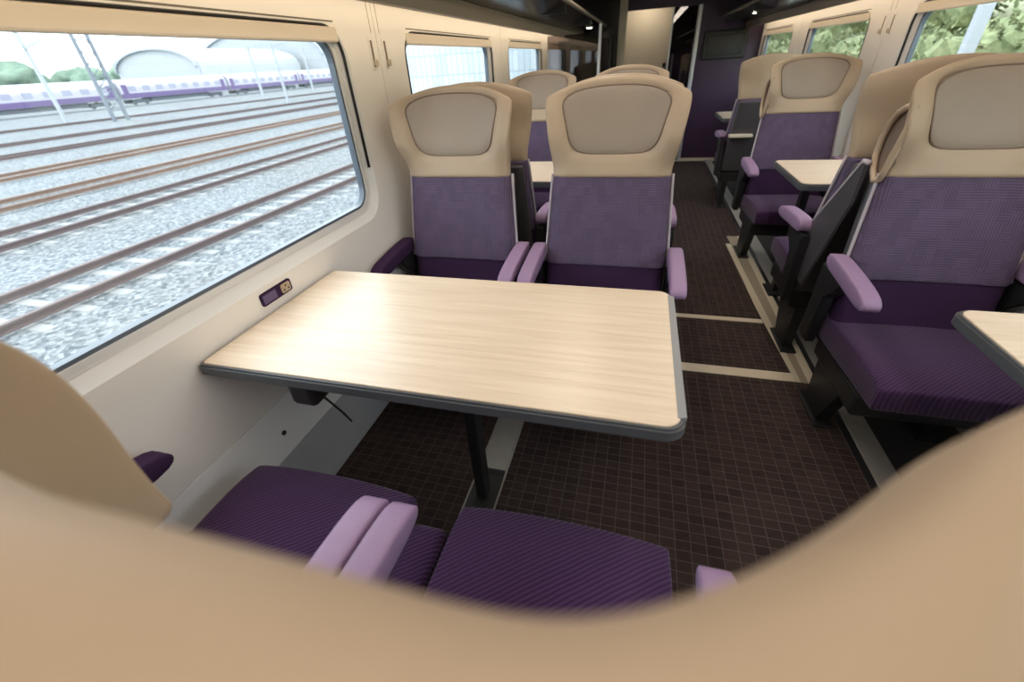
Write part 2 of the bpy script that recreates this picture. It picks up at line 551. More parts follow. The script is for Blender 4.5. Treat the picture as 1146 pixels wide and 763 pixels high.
def wall_side(side, x, sgn, wins, zt, zb):
    """sgn=+1: interior is towards +x.  The wall is panels with rounded window openings."""
    wall = empty('wall_' + side, (0, 0, 0))
    wall['kind'] = 'structure'
    wall['label'] = 'cream moulded wall panels on the %s side of the coach' % ('table' if side == 'left' else 'single seat')
    zlo, zhi = 0.45, Z_WTOP
    mids = [Y_BACK] + [(wins[i][1] + wins[i + 1][0]) / 2 for i in range(len(wins) - 1)] + [Y_END + 0.05]
    depth = 0.055
    for i, (y0, y1) in enumerate(wins):
        a, b = mids[i] + 0.002, mids[i + 1] - 0.002
        loop = rrect(y0, y1, zb, zt, 0.085, 8)
        cy_, cz_ = (y0 + y1) / 2, (zb + zt) / 2
        outer = []
        for (py, pz) in loop:
            dy, dz = py - cy_, pz - cz_
            k = 1e9
            if dy > 1e-6: k = min(k, (b - cy_) / dy)
            if dy < -1e-6: k = min(k, (a - cy_) / dy)
            if dz > 1e-6: k = min(k, (zhi - cz_) / dz)
            if dz < -1e-6: k = min(k, (zlo - cz_) / dz)
            outer.append((cy_ + dy * k, cz_ + dz * k))
        for cy2, cz2 in ((b, zhi), (a, zhi), (a, zlo), (b, zlo)):
            ii = min(range(len(outer)), key=lambda q: (outer[q][0] - cy2) ** 2 + (outer[q][1] - cz2) ** 2)
            outer[ii] = (cy2, cz2)
        n = len(loop)
        lip = rrect(y0 - 0.026, y1 + 0.026, zb - 0.030, zt + 0.012, 0.105, 8)
        vs_ = [(x, *p) for p in outer] + [(x, *p) for p in lip] + [(x - sgn * 0.020, *p) for p in loop] + [(x - sgn * depth, *p) for p in loop] + [(x - sgn * depth, *p) for p in outer]
        fs = []
        for k in range(n):
            j = (k + 1) % n
            for l in range(4):
                fs.append((l * n + k, l * n + j, (l + 1) * n + j, (l + 1) * n + k))
            fs.append((4 * n + k, 4 * n + j, j, k))
        me = mk('window_panel', vs_, fs, MT['cream'])
        me.materials.append(MT['surround'])
        for pl in me.polygons:
            if all(n <= q < 3 * n for q in pl.vertices): pl.material_index = 1
        p = link('window_panel', me, wall)
        # double glazing: black gasket, pale metal ring, blue-grey inner edge, pane
    # lower panels
    link('dado_panel', boxm('dado_panel', min(x, x - sgn * depth), max(x, x - sgn * depth), Y_BACK, Y_END, 0.262, 0.447, MT['cream_low'], 0.002), wall)
    link('kick_panel', boxm('kick_panel', min(x - sgn * 0.004, x - sgn * depth), max(x - sgn * 0.004, x - sgn * depth), Y_BACK, Y_END, 0.0, 0.262, MT['kick']), wall)['label'] = 'flat grey kick panel above the floor'
    link('seam_backing', boxm('seam_backing', min(x - sgn * 0.008, x - sgn * (depth + .01)), max(x - sgn * 0.008, x - sgn * (depth + .01)), Y_BACK, Y_END, 0.43, 0.46, MT['seam']), wall)
    for i, (y0, y1) in enumerate(wins):
        wname = 'window_%d' % WIN[0]
        WIN[0] += 1
        w = empty(wname, (x, (y0 + y1) / 2, zb))
        w['kind'] = 'structure'
        oy = (y0 + y1) / 2
        def L(d, r):
            return [(py - oy, pz - zb) for (py, pz) in rrect(y0 + d, y1 - d, zb + d, zt - d, r, 8)]
        def rx(a, b): return sorted((-sgn * a, -sgn * b))
        link('outer_gasket', ring_x('outer_gasket', L(-0.002, .085), L(0.003, .083), *rx(.019, .03), MT['surround']), w)
        link('metal_surround', ring_x('metal_surround', L(0.003, .083), L(0.020, .07), *rx(.021, .036), MT['surround']), w)
        link('inner_gasket', ring_x('inner_gasket', L(0.020, .07), L(0.029, .065), *rx(.026, .048), MT['bluegrey']), w)
        up = [p for p in L(-.010, .093) if p[1] > (zt - zb) * .22]
        k0 = max(range(len(up)), key=lambda q: math.hypot(up[q][0] - up[q - 1][0], up[q][1] - up[q - 1][1]))
        link('black_seal', tube('black_seal', [(-sgn * .006, *p) for p in [(up[k0][0], .26 * (zt - zb))] + up[k0:] + up[:k0] + [(up[k0 - 1][0], .26 * (zt - zb))]], .0055, MT['rubber'], 6), w)
        gl = L(0.027, .065)
        link('pane', prism('pane', gl, 'x', *rx(.040, .044), MT['glass']), w)
        hl = (y1 - y0) / 2
        link('blind', boxm('blind', *rx(-.004, .018), -hl + .01, hl - .01, zt - zb - .038, zt - zb + .004, MT['blind'], .006), w)['label'] = 'cream roller blind wound up at the top'
        link('blind_slot', boxm('blind_slot', *rx(-.0015, .01), -hl + .02, hl - .02, zt - zb + .016, zt - zb + .020, MT['seam']), w)
    return wall

WIN = [1]
ZT, ZB = 1.405, 0.818
WL = [(-3.1, -1.93), (-1.42, -0.2), (0.11, 1.525), (2.005, 3.245), (3.68, 4.90), (5.38, 6.55)]
WR = [(-3.1, -1.95), (-1.45, -0.24), (0.22, 1.42), (1.93, 3.13), (3.68, 4.89), (5.39, 6.56)]
wall_left = wall_side('left', XL, 1, WL, ZT, ZB)
wall_right = wall_side('right', XR, -1, WR, ZT, ZB)
# seam strips on the pillars between windows, above the panels
for wall, x, s, wins in ((wall_left, XL, 1, WL), (wall_right, XR, -1, WR)):
    link('panel_backing', boxm('panel_backing', min(x - s * .03, x - s * .06), max(x - s * .03, x - s * .06), Y_BACK, Y_END, 1.395, 1.515, MT['seam']), wall)

# end wall behind the camera and end wall ahead, with its doorway and vestibule
struct('wall_back', boxm('wall_back', XL - .06, XR + .06, Y_BACK - .05, Y_BACK, 0, 2.0, MT['purplewall']))
wf = empty('wall_front', (0, 0, 0)); wf['kind'] = 'structure'
DX0, DX1, DZ = -0.275, 0.555, 1.72
link('right_panel', boxm('right_panel', DX1 + .03, XR + .06, Y_END, Y_END + .06, 0.0, 2.0, MT['purplewall'], .003), wf)['label'] = 'deep purple end panel beside the doorway'
link('left_panel', boxm('left_panel', XL - .06, DX0 - .09, Y_END, Y_END + .06, 0.0, 2.0, MT['rackdark'], .003), wf)['label'] = 'near black end panel'
link('header_panel', boxm('header_panel', DX0 - .11, DX1 + .03, Y_END, Y_END + .06, DZ, 2.0, MT['purplewall'], .003), wf)
link('skirting', boxm('skirting', DX1 + .03, XR, Y_END - .012, Y_END, 0.0, 0.03, MT['trim'], .002), wf)['label'] = 'pale strip at the foot of the end panel'
d = empty('door_1', (DX0, Y_END, 0)); d['kind'] = 'structure'
link('left_post', boxm('left_post', -.10, -.005, -.02, .07, 0, 1.95, MT['trim'], .006), d)['label'] = 'broad cream metal post'
link('right_post', boxm('right_post', DX1 - DX0 - .012, DX1 - DX0 + .03, -.02, .07, 0, DZ, MT['alu'], .006), d)['label'] = 'slim bright metal post'
link('sliding_leaf', boxm('sliding_leaf', .545, DX1 - DX0 - .012, .07, .10, 0.0, DZ, MT['smoked']), d)['label'] = 'smoked glass sliding leaf'
link('leaf_handle', boxm('leaf_handle', .575, .60, .05, .07, .95, 1.25, MT['black'], .004), d)
link('leaf_edge', boxm('leaf_edge', .53, .548, .065, .105, 0.0, DZ, MT['alu'], .003), d)
v = empty('wall_vestibule', (0, 0, 0)); v['kind'] = 'structure'
link('cream_panel', boxm('cream_panel', -.34, .30, Y_END + .62, Y_END + .66, 0, 1.9, MT['vest'], .003), v)
link('dark_panel', boxm('dark_panel', .30, .9, Y_END + .62, Y_END + .66, 0, 1.9, MT['black'], .003), v)
link('side_panel', boxm('side_panel', -.48, -.44, Y_END + .06, Y_END + .66, 0, 1.9, MT['rackdark']), v)
link('far_side_panel', boxm('far_side_panel', .86, .9, Y_END + .06, Y_END + .66, 0, 1.9, MT['purplewall']), v)
link('vestibule_ceiling', boxm('vestibule_ceiling', -.48, .9, Y_END + .06, Y_END + .66, 1.9, 1.94, MT['ceil']), v)
link('vestibule_lamp', boxm('vestibule_lamp', -.22, .12, Y_END + .2, Y_END + .45, 1.89, 1.901, MT['vlamp']), v)
link('cream_latch', boxm('cream_latch', .22, .26, Y_END + .60, Y_END + .62, 1.10, 1.15, MT['black'], .004), v)

# ceiling
ceil = struct('ceiling', boxm('ceiling', -0.56, 0.86, Y_BACK, Y_END, Z_CEIL, Z_CEIL + .05, MT['ceil']), None, 'dark glossy brown ceiling panels')
for k in range(6):
    struct('ceiling_strip', boxm('ceiling_strip', -0.55, 0.85, Y_BACK + 1.0 + k * 1.65, Y_BACK + 1.02 + k * 1.65, Z_CEIL - .006, Z_CEIL + .01, MT['rubber']), ceil)

def rack(x, s, label):
    r = empty('luggage_rack', (x, 0, Z_WTOP))
    tag(r, label, 'luggage rack')
    def X(a, b): return sorted((s * a, s * b))
    link('wall_cove', prism('wall_cove', [(s * -.055, -.01), (s * .02, -.01), (s * .195, .004), (s * .20, .03), (s * -.055, .03)], 'y', Y_BACK, Y_END, MT['rackunder']), r)['label'] = 'taupe underside beside the wall'
    link('cove_lip', prism('cove_lip', [(s * .186, -.046), (s * .200, -.046), (s * .206, .012), (s * .186, .004)], 'y', Y_BACK, Y_END, MT['rackunder'], .003), r)['label'] = 'taupe lip that hides the wall lighting'
    link('light_strip', boxm('light_strip', *X(.178, .187), Y_BACK + .1, Y_END - .1, -.026, .0, MT['cove']), r)['label'] = 'warm light strip behind the lip'
    link('smoked_tray', prism('smoked_tray', [(s * .20, .012), (s * .46, .075), (s * .46, .10), (s * .20, .04)], 'y', Y_BACK, Y_END, MT['rackdark']), r)['label'] = 'black glossy tray'
    link('front_rail', tube('front_rail', [(s * .465, Y_BACK, .09), (s * .465, Y_END, .09)], .014, MT['rackunder']), r)
    link('upper_panel', prism('upper_panel', [(s * -.06, .03), (s * -.06, .48), (s * .44, .48), (s * .42, .44), (s * -.03, .36), (s * -.03, .03)], 'y', Y_BACK, Y_END, MT['ceil']), r)
    for k in range(7):
        y = Y_BACK + .7 + k * 1.5
        link('bracket', boxm('bracket', *X(.19, .45), y, y + .03, .03, .10, MT['black'], .004), r)
    return r
rack(XL, 1, 'long dark luggage rack above the table side windows')
rack(XR, -1, 'long dark luggage rack above the single seat windows')

# warm lamps let into the ceiling, and small downlights further on
for x, row in ((-.28, 'table side'), (.58, 'single seat side')):
    for y, pos in ((-.95, 'behind the camera'), (1.17, 'above the first bay'), (3.29, 'above the second bay')):
        c = empty('ceiling_light', (x, y, Z_CEIL))
        tag(c, 'long warm white strip light in the ceiling, %s row, %s' % (row, pos), 'ceiling light', 'ceiling strip lights')
        link('frame', boxm('frame', -.08, .08, -1.03, 1.03, -.012, 0, MT['black'], .003), c)
        link('diffuser', boxm('diffuser', -.065, .065, -1.0, 1.0, -.016, -.011, MT['lamp']), c)
for k, (x, y, z, lb) in enumerate(((.08, 6.2, Z_CEIL, 'small round downlight in the ceiling before the end doorway'), (.98, 5.6, 1.552, 'small round downlight under the rack near the purple end panel'), (-.62, 5.6, 1.545, 'small round downlight under the rack by the smoked glass partition'))):
    c = empty('downlight', (x, y, z))
    tag(c, lb, 'downlight')
    for nm, rr, m, h in (('bezel', .04, MT['alu'], -.010), ('bulb', .026, MT['spot'], -.014)):
        link(nm, prism(nm, [(rr * math.cos(a * PI / 8), rr * math.sin(a * PI / 8)) for a in range(16)], 'z', h, .004 if nm == 'bezel' else -.009, m), c)

# glass draught screen and dark luggage stack at the far left end
g = empty('glass_partition', (XL, 5.05, 0))
tag(g, 'smoked glass partition with metal edge beyond the left seats', 'partition')
link('pane', boxm('pane', .03, .53, -.006, .006, .35, 1.47, MT['smoked']), g)
link('post', boxm('post', .53, .555, -.016, .016, 0, 1.54, MT['alu'], .004), g)
link('panel', boxm('panel', .0, .53, -.014, .014, 0, .35, MT['plum'], .004), g)
g = empty('luggage_stack', (XL + .02, 5.75, 0))
tag(g, 'dark luggage stack of shelves behind the smoked glass partition', 'luggage stack')
for z in (.12, .62, 1.12): link('shelf', boxm('shelf', 0, .56, 0, .9, z, z + .035, MT['rackdark'], .004), g)
for y in (0, .87): link('side_panel', boxm('side_panel', 0, .58, y, y + .03, 0, 1.44, MT['rackdark'], .004), g)
# screen on the purple end panel
g = empty('display_screen', (.893, Y_END, 1.308))
tag(g, 'dark unlit information screen on the purple end panel', 'screen')
link('housing', boxm('housing', -.245, .245, -.035, 0, -.145, .145, MT['black'], .012), g)
link('glass_front', boxm('glass_front', -.20, .20, -.038, -.034, -.10, .10, MT['screen'], .004), g)

# coat hooks: two slotted hooks on each pillar between windows
def hook(x, s, y, label):
    h = empty('coat_hook', (x, y, 1.335))
    tag(h, label, 'coat hook', 'coat hooks on the window pillars')
    link('backplate', boxm('backplate', *sorted((-s * .002, s * .003)), -.016, .016, -.05, .05, MT['cream'], .004), h)
    link('slot', boxm('slot', *sorted((s * .002, s * .004)), -.006, .006, -.042, .042, MT['piping'], .002), h)
    link('peg', boxm('peg', *sorted((s * .003, s * .02)), -.005, .005, -.04, -.018, MT['trim'], .004), h)
hook(XL, 1, 1.715, 'slotted cream coat hook on the left wall pillar, the one nearer the big window')
hook(XL, 1, 1.815, 'slotted cream coat hook on the left wall pillar, the one nearer the second window')
hook(XR, -1, 3.345, 'slotted cream coat hook on the right wall pillar, the one nearer the camera')
hook(XR, -1, 3.455, 'slotted cream coat hook on the right wall pillar, the one nearer the end panel')
for x, s, ys in ((XL, 1, (1.735, 1.795)), (XR, -1, (3.37, 3.43))):
    for y in ys:
        link('seam_groove', boxm('seam_groove', *sorted((x - s * .004, x + s * .0008)), y - .0015, y + .0015, 1.40, 1.49, MT['trimdark']), wall_left if s > 0 else wall_right)

# power socket plate above the table, and a small fixing on the dado panel
g = empty('power_socket', (XL, .897, .752))
tag(g, 'small purple and beige power socket plate on the wall above the table', 'socket')
link('plate', prism('plate', rrect(-.062, .062, -.019, .019, .008, 4), 'x', -.002, .006, MT['plum'], .002), g)
link('outlet', prism('outlet', rrect(.016, .054, -.014, .014, .006, 4), 'x', .005, .008, MT['leather'], .001), g)['label'] = 'beige outlet face'
for dy, dz in ((0, .006), (-.009, -.005), (.009, -.005)):
    link('pin_hole', boxm('pin_hole', .0078, .0084, .035 + dy - .0025, .035 + dy + .0025, dz - .003, dz + .003, MT['rubber']), g)
link('indicator_panel', boxm('indicator_panel', .005, .0068, -.056, -.004, -.013, .013, MT['tpurple'], .001), g)
tag(link('panel_screw', prism('panel_screw', [(.72 + .008 * math.cos(a * PI / 6), .345 + .008 * math.sin(a * PI / 6)) for a in range(12)], 'x', XL - .002, XL + .004, MT['rubber'])), 'small black fixing on the pale panel under the table', 'screw')

# floor trims: access hatch frame in the aisle, seat rails
def trim(n, me, label):
    o = struct('trim_%d' % n, me); o['label'] = label
    return o
trim(1, boxm('cross_strip', .17, .79, 1.748, 1.812, -.005, .004, MT['trim'], .002), 'cream metal strip across the aisle, nearer the camera')
trim(2, boxm('cross_strip', .17, .76, 2.262, 2.302, -.005, .004, MT['trim'], .002), 'cream metal strip across the aisle, further from the camera')
trim(3, prism('hatch_strip', [(.791, 1.748), (.812, 1.748), (.795, 2.44), (.768, 3.47), (.734, 3.47), (.756, 2.44)], 'z', -.005, .004, MT['trim'], .0015), 'cream hatch edge strip running along the aisle')
trim(4, prism('hatch_strip', [(.812, 1.748), (.842, 1.748), (.842, 3.65), (.766, 3.65), (.795, 2.44)], 'z', -.005, .002, MT['trimdark']), 'brown infill strip between the cream hatch edges')
trim(5, boxm('hatch_strip', .842, .878, 1.742, 3.65, -.005, .005, MT['trim'], .002), 'cream hatch edge strip beside the seat rail')
trim(6, boxm('rail_gap', .879, .903, Y_BACK, Y_END, -.005, .001, MT['rubber']), 'black gap beside the seat rail')
trim(7, boxm('seat_rail', .903, .985, Y_BACK, Y_END, -.005, .008, MT['rail'], .003), 'grey seat rail under the single seats')
trim(8, boxm('seat_rail', -.470, -.463, Y_BACK, Y_END, -.005, .004, MT['rail'], .001), 'thin bright lip of the floor track under the table, wall side')
trim(9, boxm('seat_rail', -.363, -.356, Y_BACK, Y_END, -.005, .004, MT['rail'], .001), 'thin bright lip of the floor track under the table, aisle side')
trim(10, boxm('rail_channel', -.463, -.363, Y_BACK, Y_END, -.005, .001, MT['underfloor']), 'dark channel of the floor track')
trim(11, boxm('rail_cover', -.462, -.364, .99, 6.3, -.004, .006, MT['rail'], .002), 'grey cover plate in the floor track')
trim(12, boxm('threshold', DX0, XR, Y_END - .06, Y_END - .02, -.004, .006, MT['trim'], .002), 'pale threshold strip before the end wall')

# ------------------------------------------------------------------ seats
LEAN = 0.185
def lean(z): return LEAN * (z - 0.6)
def sstep(a, b, t):
    t = max(0.0, min(1.0, (t - a) / (b - a)))
    return t * t * (3 - 2 * t)
def hr_hw(z):
    return 0.2165 + 0.028 * max(0, min(1, (z - .93) / .21)) - .012 * sstep(1.14, 1.23, z)
def hr_top(u, droop=.050): return 1.222 - droop * abs(u) ** 2.4
def pad_mask(x, z):
    hw = .143 + .048 * ((z - 1.091) / .21 + .5)
    d_ = max(abs(x) / (hw + .004), abs(z - 1.091) / .108)
    return 1 - sstep(.93, 1.06, d_)

def headrest_fn(wl, wr, full=False):
    def front(x, z):
        u = x / (.250 if full == 2 else hr_hw(z))
        w = wl if u < 0 else wr
        k = max(0.0, (abs(u) - 0.30) / 0.70)
        return lean(z) - w * ((0.62 + .38 * sstep(.90, 1.12, z)) if full == 1 else sstep(0.92, 1.06, z)) * k ** (1.42 if full == 2 else 1.55) - .012
    return front

def make_headrest(wl, wr, droop, full=False):
    f = headrest_fn(wl, wr, full)
    near = droop != .05
    dz = -.03 if near else 0
    nu, nv = 25, 13
    fr, bk = [], []
    for j in range(nv):
        v_ = j / (nv - 1)
        for i in range(nu):
            u = -1 + 2 * i / (nu - 1)
            z = 0.90 + v_ * (hr_top(u, droop) - 0.90)
            x = u * ((.245 if full == 1 else .262) if full else hr_hw(z))
            y = f(x, z)
            th = .085 - .02 * v_
            rim = sstep(.75, 1.0, abs(u)) * .018 + sstep(.82, 1.0, v_) * .014
            fr.append((x, y + rim + (.014 * pad_mask(x, z) if not near else 0), z))
            bk.append((x * .97, y + th - rim * .6, z))
    n = nu * nv
    V = fr + bk
    F = []
    for j in range(nv - 1):
        for i in range(nu - 1):
            a = j * nu + i
            F.append((a, a + 1, a + nu + 1, a + nu))
            F.append((n + a, n + a + nu, n + a + nu + 1, n + a + 1))
    for j in range(nv - 1):
        a, b = j * nu, (j + 1) * nu
        F.append((a, b, n + b, n + a))
        a, b = a + nu - 1, b + nu - 1
        F.append((a, n + a, n + b, b))
    for i in range(nu - 1):
        F.append((i, n + i, n + i + 1, i + 1))
        a = (nv - 1) * nu + i
        F.append((a, a + 1, n + a + 1, n + a))
    body = subd(mk('headrest', V, F, MT['leather'], True), 2)
    # the padded insert with its piping
    def pad_pt(th, r):
        c, s = math.cos(th), math.sin(th)
        p = 5
        k = (abs(c) ** p + abs(s) ** p) ** (-1 / p)
        px, pz = c * k * r, s * k * r
        z = 1.091 + pz * .105
        hw = .143 + .048 * (pz * .5 + .5)
        z += -.018 * (px ** 2) * max(pz, 0)
        return px * hw, z + dz
    nt, rings = 48, [0.0, .35, .65, .85, .95, 1.0]
    V, F = [], []
    x, z = pad_pt(0, 0)
    V.append((x, f(x, z) - .002, z))
    for r in rings[1:]:
        for k in range(nt):
            x, z = pad_pt(2 * PI * k / nt, r)
            V.append((x, f(x, z) - .002 + .008 * r ** 9, z))
    for k in range(nt):
        F.append((0, 1 + k, 1 + (k + 1) % nt))
    for q in range(len(rings) - 2):
        for k in range(nt):
            a, b = 1 + q * nt + k, 1 + q * nt + (k + 1) % nt
            F.append((a, b, b + nt, a + nt))
    if full == 1:
        pts = []
        for k in range(30):
            u = -.90 + 1.80 * k / 29
            z = hr_top(u, droop) - .020 - .10 * max(0, abs(u) - .78)
            pts.append((u * .245, f(u * .245, z) + .062, z))
        SM['back_seam'] = tube('back_seam', pts, .006, MT['leather_pad'], 6)
    pad = mk('headrest_pad', V, F, MT['leather_pad'] if droop == .05 else MT['leather'], True)
    pts = []
    for k in range(nt):
        x, z = pad_pt(2 * PI * k / nt, 1.0)
        pts.append((x, f(x, z) + .006, z))
    pip = tube('pad_piping', pts, .0028, MT['piping'] if droop == .05 else MT['leather'], 6, True)
    return body, pad, pip

def slab(name, rows, m, lev=2, nu=9):
    """rows: (z, half width, y front, y back, side bolster)"""
    fr, bk = [], []
    for (z, hw, yf, yb, bol) in rows:
        for i in range(nu):
            u = -1 + 2 * i / (nu - 1)
            fr.append((u * hw, yf - bol * abs(u) ** 3 + .012 * sstep(.8, 1, abs(u)), z))
            bk.append((u * hw, yb, z))
    nv = len(rows)
    n = nu * nv
    F = []
    for j in range(nv - 1):
        for i in range(nu - 1):
            a = j * nu + i
            F.append((a, a + 1, a + nu + 1, a + nu))
            F.append((n + a, n + a + nu, n + a + nu + 1, n + a + 1))
    for j in range(nv - 1):
        a, b = j * nu, (j + 1) * nu
        F.append((a, b, n + b, n + a))
        a, b = a + nu - 1, b + nu - 1
        F.append((a, n + a, n + b, b))
    for i in range(nu - 1):
        F.append((i, n + i, n + i + 1, i + 1))
        a = (nv - 1) * nu + i
        F.append((a, a + 1, n + a + 1, n + a))
    return subd(mk(name, fr + bk, F, m, True), lev)

def rows(z0, z1, h0, h1, n, t, y_off=0.0, bol=0.0):
    out = []
    eps = (z1 - z0) * .02
    zs = [z0, z0 + eps] + [z0 + (z1 - z0) * k / n for k in range(1, n)] + [z1 - eps, z1]
    for z in zs:
        k = (z - z0) / (z1 - z0)
        out.append((z, h0 + (h1 - h0) * k, lean(z) + y_off, lean(z) + y_off + t, bol))
    return out

SM = {}
SM['backrest'] = slab('backrest', rows(.578, .912, .238, .2165, 6, .085, 0, .014), MT['weave'])
SM['lumbar'] = slab('lumbar_panel', rows(.37, .588, .232, .236, 4, .085, .006, .010), MT['plum'])
SM['shell'] = slab('back_shell', rows(.33, .90, .240, .214, 6, .05, .075), MT['shell'])

def edge_pts(s):
    return [(s * (.240 - .0215 * (z - .578) / .334 + .001), lean(z) + .035, z) for z in [.578 + .334 * k / 8 for k in range(9)]]
SM['edgeL'] = tube('edge_piping', edge_pts(-1), .006, MT['edge'], 6)
SM['edgeR'] = tube('edge_piping', edge_pts(1), .006, MT['edge'], 6)

def cushion_mesh():
    V, F = [], []
    US = [-1, -.965, -.8, -.4, 0, .4, .8, .965, 1]
    TS = [0, .04, .2, .4, .6, .8, .92, .97, 1]
    nx, ny = 9, 9
    top, bot = [], []
    for j in range(ny):
        t = TS[j]
        y = .06 - t * .49
        for i in range(nx):
            u = US[i]
            hw = .240 - .006 * t
            z = .418 + .016 * sstep(0, .75, t) - .016 * sstep(.85, 1, t) - .006 * sstep(.8, 1, abs(u)) + .004 * (1 - u * u)
            top.append((u * hw, y + .012 * u * u * t, z))
            bot.append((u * hw * .985, y + .012 * sstep(.8, 1, t) , .315 + .02 * t))
    n = nx * ny
    for j in range(ny - 1):
        for i in range(nx - 1):
            a = j * nx + i
            F.append((a, a + 1, a + nx + 1, a + nx))
            F.append((n + a, n + a + nx, n + a + nx + 1, n + a + 1))
    for j in range(ny - 1):
        a, b = j * nx, (j + 1) * nx
        F.append((a, b, n + b, n + a))
        a, b = a + nx - 1, b + nx - 1
        F.append((a, n + a, n + b, b))
    for i in range(nx - 1):
        F.append((i, n + i, n + i + 1, i + 1))
        a = (ny - 1) * nx + i
        F.append((a, a + 1, n + a + 1, n + a))
    return subd(mk('seat_cushion', top + bot, F, MT['cord'], True), 2)
SM['cushion'] = cushion_mesh()
SM['base'] = boxm('seat_base', -.225, .225, -.33, .05, .235, .318, MT['black'], .012)
SM['pedestal'] = prism('pedestal', [(-.20, .24), (.06, .24), (.04, .0), (-.10, .0)], 'x', -.022, .022, MT['black'], .004)
SM['foot'] = boxm('foot_plate', -.035, .035, -.14, .09, 0, .012, MT['black'], .003)

def arm_mesh():
    # side profile (y,z) swept across x, rounded: front end at -y
    prof = [(.075, .655), (.0, .655), (-.10, .650), (-.20, .640), (-.255, .628), (-.275, .608), (-.268, .590), (-.24, .580), (-.12, .590), (.0, .598), (.075, .600)]
    xs = [-.0275, -.024, -.010, .010, .024, .0275]
    V, F = [], []
    for x in xs:
        k = .80 if abs(x) > .026 else 1.0
        cy_, cz_ = -.10, .62
        for (y, z) in prof:
            V.append((x, y if k == 1 else cy_ + (y - cy_) * .97, cz_ + (z - cz_) * k))
    n = len(prof)
    for q in range(len(xs) - 1):
        for i in range(n):
            j = (i + 1) % n
            F.append((q * n + i, q * n + j, (q + 1) * n + j, (q + 1) * n + i))
    F.append(tuple(range(n)))
    F.append(tuple(reversed(range((len(xs) - 1) * n, len(xs) * n))))
    return subd(mk('armrest', V, F, MT['mauve'], True), 1)
SM['arm'] = arm_mesh()
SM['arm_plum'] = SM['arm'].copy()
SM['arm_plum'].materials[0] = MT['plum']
SM['bracket'] = prism('arm_bracket', [(.08, .60), (-.09, .592), (-.06, .55), (.0, .50), (.02, .30), (.10, .30), (.10, .60)], 'x', -.018, .018, MT['black'], .005)
SM['filler'] = boxm('centre_filler', -.043, .043, -.36, .02, .33, .402, MT['cord'], .018, 3)

HANDLE = [(.035, 1.105), (.075, 1.103), (.115, 1.085), (.145, 1.05), (.160, 1.005), (.158, .955), (.140, .915), (.105, .885), (.075, .895), (.06, .94), (.045, 1.0), (.03, 1.06)]
def handle_mesh(s):
    # a beige loop at the aisle shoulder, behind the headrest wing
    return tube('grab_handle', [(s * .222, y, z) for y, z in HANDLE], .010, MT['leather'], 8, True)
SM['gap_shade'] = prism('handle_gap_shade', HANDLE, 'x', -.212, -.204, MT['piping'])  # dark plate added across the open loop, standing in for its shaded gap
SM['wedge'] = prism('side_panel', [(.33, .93), (.30, .93), (-.02, .56), (-.02, .40), (.16, .40), (.33, .80)], 'x', .236, .248, MT['shell'], .004)
SM['wedge_edge'] = tube('panel_edging', [(.242, .335, .935), (.242, .30, .935), (.242, .15, .76), (.242, -.02, .56)], .009, MT['edge'], 6)
SM['handleL'] = handle_mesh(-1)
SM['handleR'] = handle_mesh(1)
HEADS = {}

def seat(name, x, y0, facing, wl, wr, label, cat='seat', group=None, handle=0, filler=0, droop=.05, full=False, wedge=0, wall_arm=0):
    """facing 'cam': the sitter looks towards -y; 'away': the sitter looks towards +y. wl, wr are the wing depths in the seat's own frame"""
    key = (wl, wr, droop, full)
    if key not in HEADS: HEADS[key] = make_headrest(*key)
    s = empty(name, (x, y0, 0), 0 if facing == 'cam' else PI)
    tag(s, label, cat, group)
    hb, hp, hpp = HEADS[key]
    link('back_shell', SM['shell'], s)
    link('backrest', SM['backrest'], s)
    link('lumbar_panel', SM['lumbar'], s)
    link('edge_piping', SM['edgeL'], s)
    link('edge_piping', SM['edgeR'], s)
    h = link('headrest', hb, s)
    p = link('headrest_pad', hp, h)
    link('pad_piping', hpp, h)
    if full == 1: link('back_seam', SM['back_seam'], h)
    link('seat_cushion', SM['cushion'], s)
    link('seat_base', SM['base'], s)
    for dx in (-.17, .17):
        q = link('pedestal', SM['pedestal'], s); q.location = (dx, 0, 0)
        q2 = link('foot_plate', SM['foot'], q)
    for dx in (-.264, .264):
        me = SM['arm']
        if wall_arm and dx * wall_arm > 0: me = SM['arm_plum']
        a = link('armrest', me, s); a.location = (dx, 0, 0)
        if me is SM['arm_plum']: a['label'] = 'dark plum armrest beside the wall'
        link('arm_bracket', SM['bracket'], a)
    if handle:
        q = link('grab_handle', SM['handleR' if handle > 0 else 'handleL'], s)
        q['label'] = 'beige loop handle at the shoulder'
        link('handle_gap_shade', SM['gap_shade'], q)
    if wedge:
        q = link('side_panel', SM['wedge'], s)
        link('panel_edging', SM['wedge_edge'], q)
    if filler:
        q = link('centre_filler', SM['filler'], s); q.location = (filler, 0, 0)
    return s

XW, XA, XS = -.690, -.0875,   .985
G = 'winged purple coach seats'
YA = 1.60
YN = .139
# the two seats at the camera
seat('coach_seat', XA, YN, 'away', .150, .02, 'blurred tan headrest seat filling the bottom of the picture, its back to the camera', group=G, filler=.292, droop=.056, full=2)
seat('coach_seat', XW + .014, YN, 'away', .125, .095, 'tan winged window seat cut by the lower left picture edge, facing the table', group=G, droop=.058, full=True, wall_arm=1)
# facing across the table
seat('coach_seat', XA, YA, 'cam', .06, .085, 'purple aisle seat facing the camera across the pale table, wide tan winged headrest', group=G, filler=-.292)
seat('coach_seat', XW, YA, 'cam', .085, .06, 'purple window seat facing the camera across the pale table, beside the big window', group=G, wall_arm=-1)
seat('coach_seat', XS, YA, 'cam', .08, .08, 'large purple single seat on the right, behind the corner of the near single table', group=G, handle=-1)
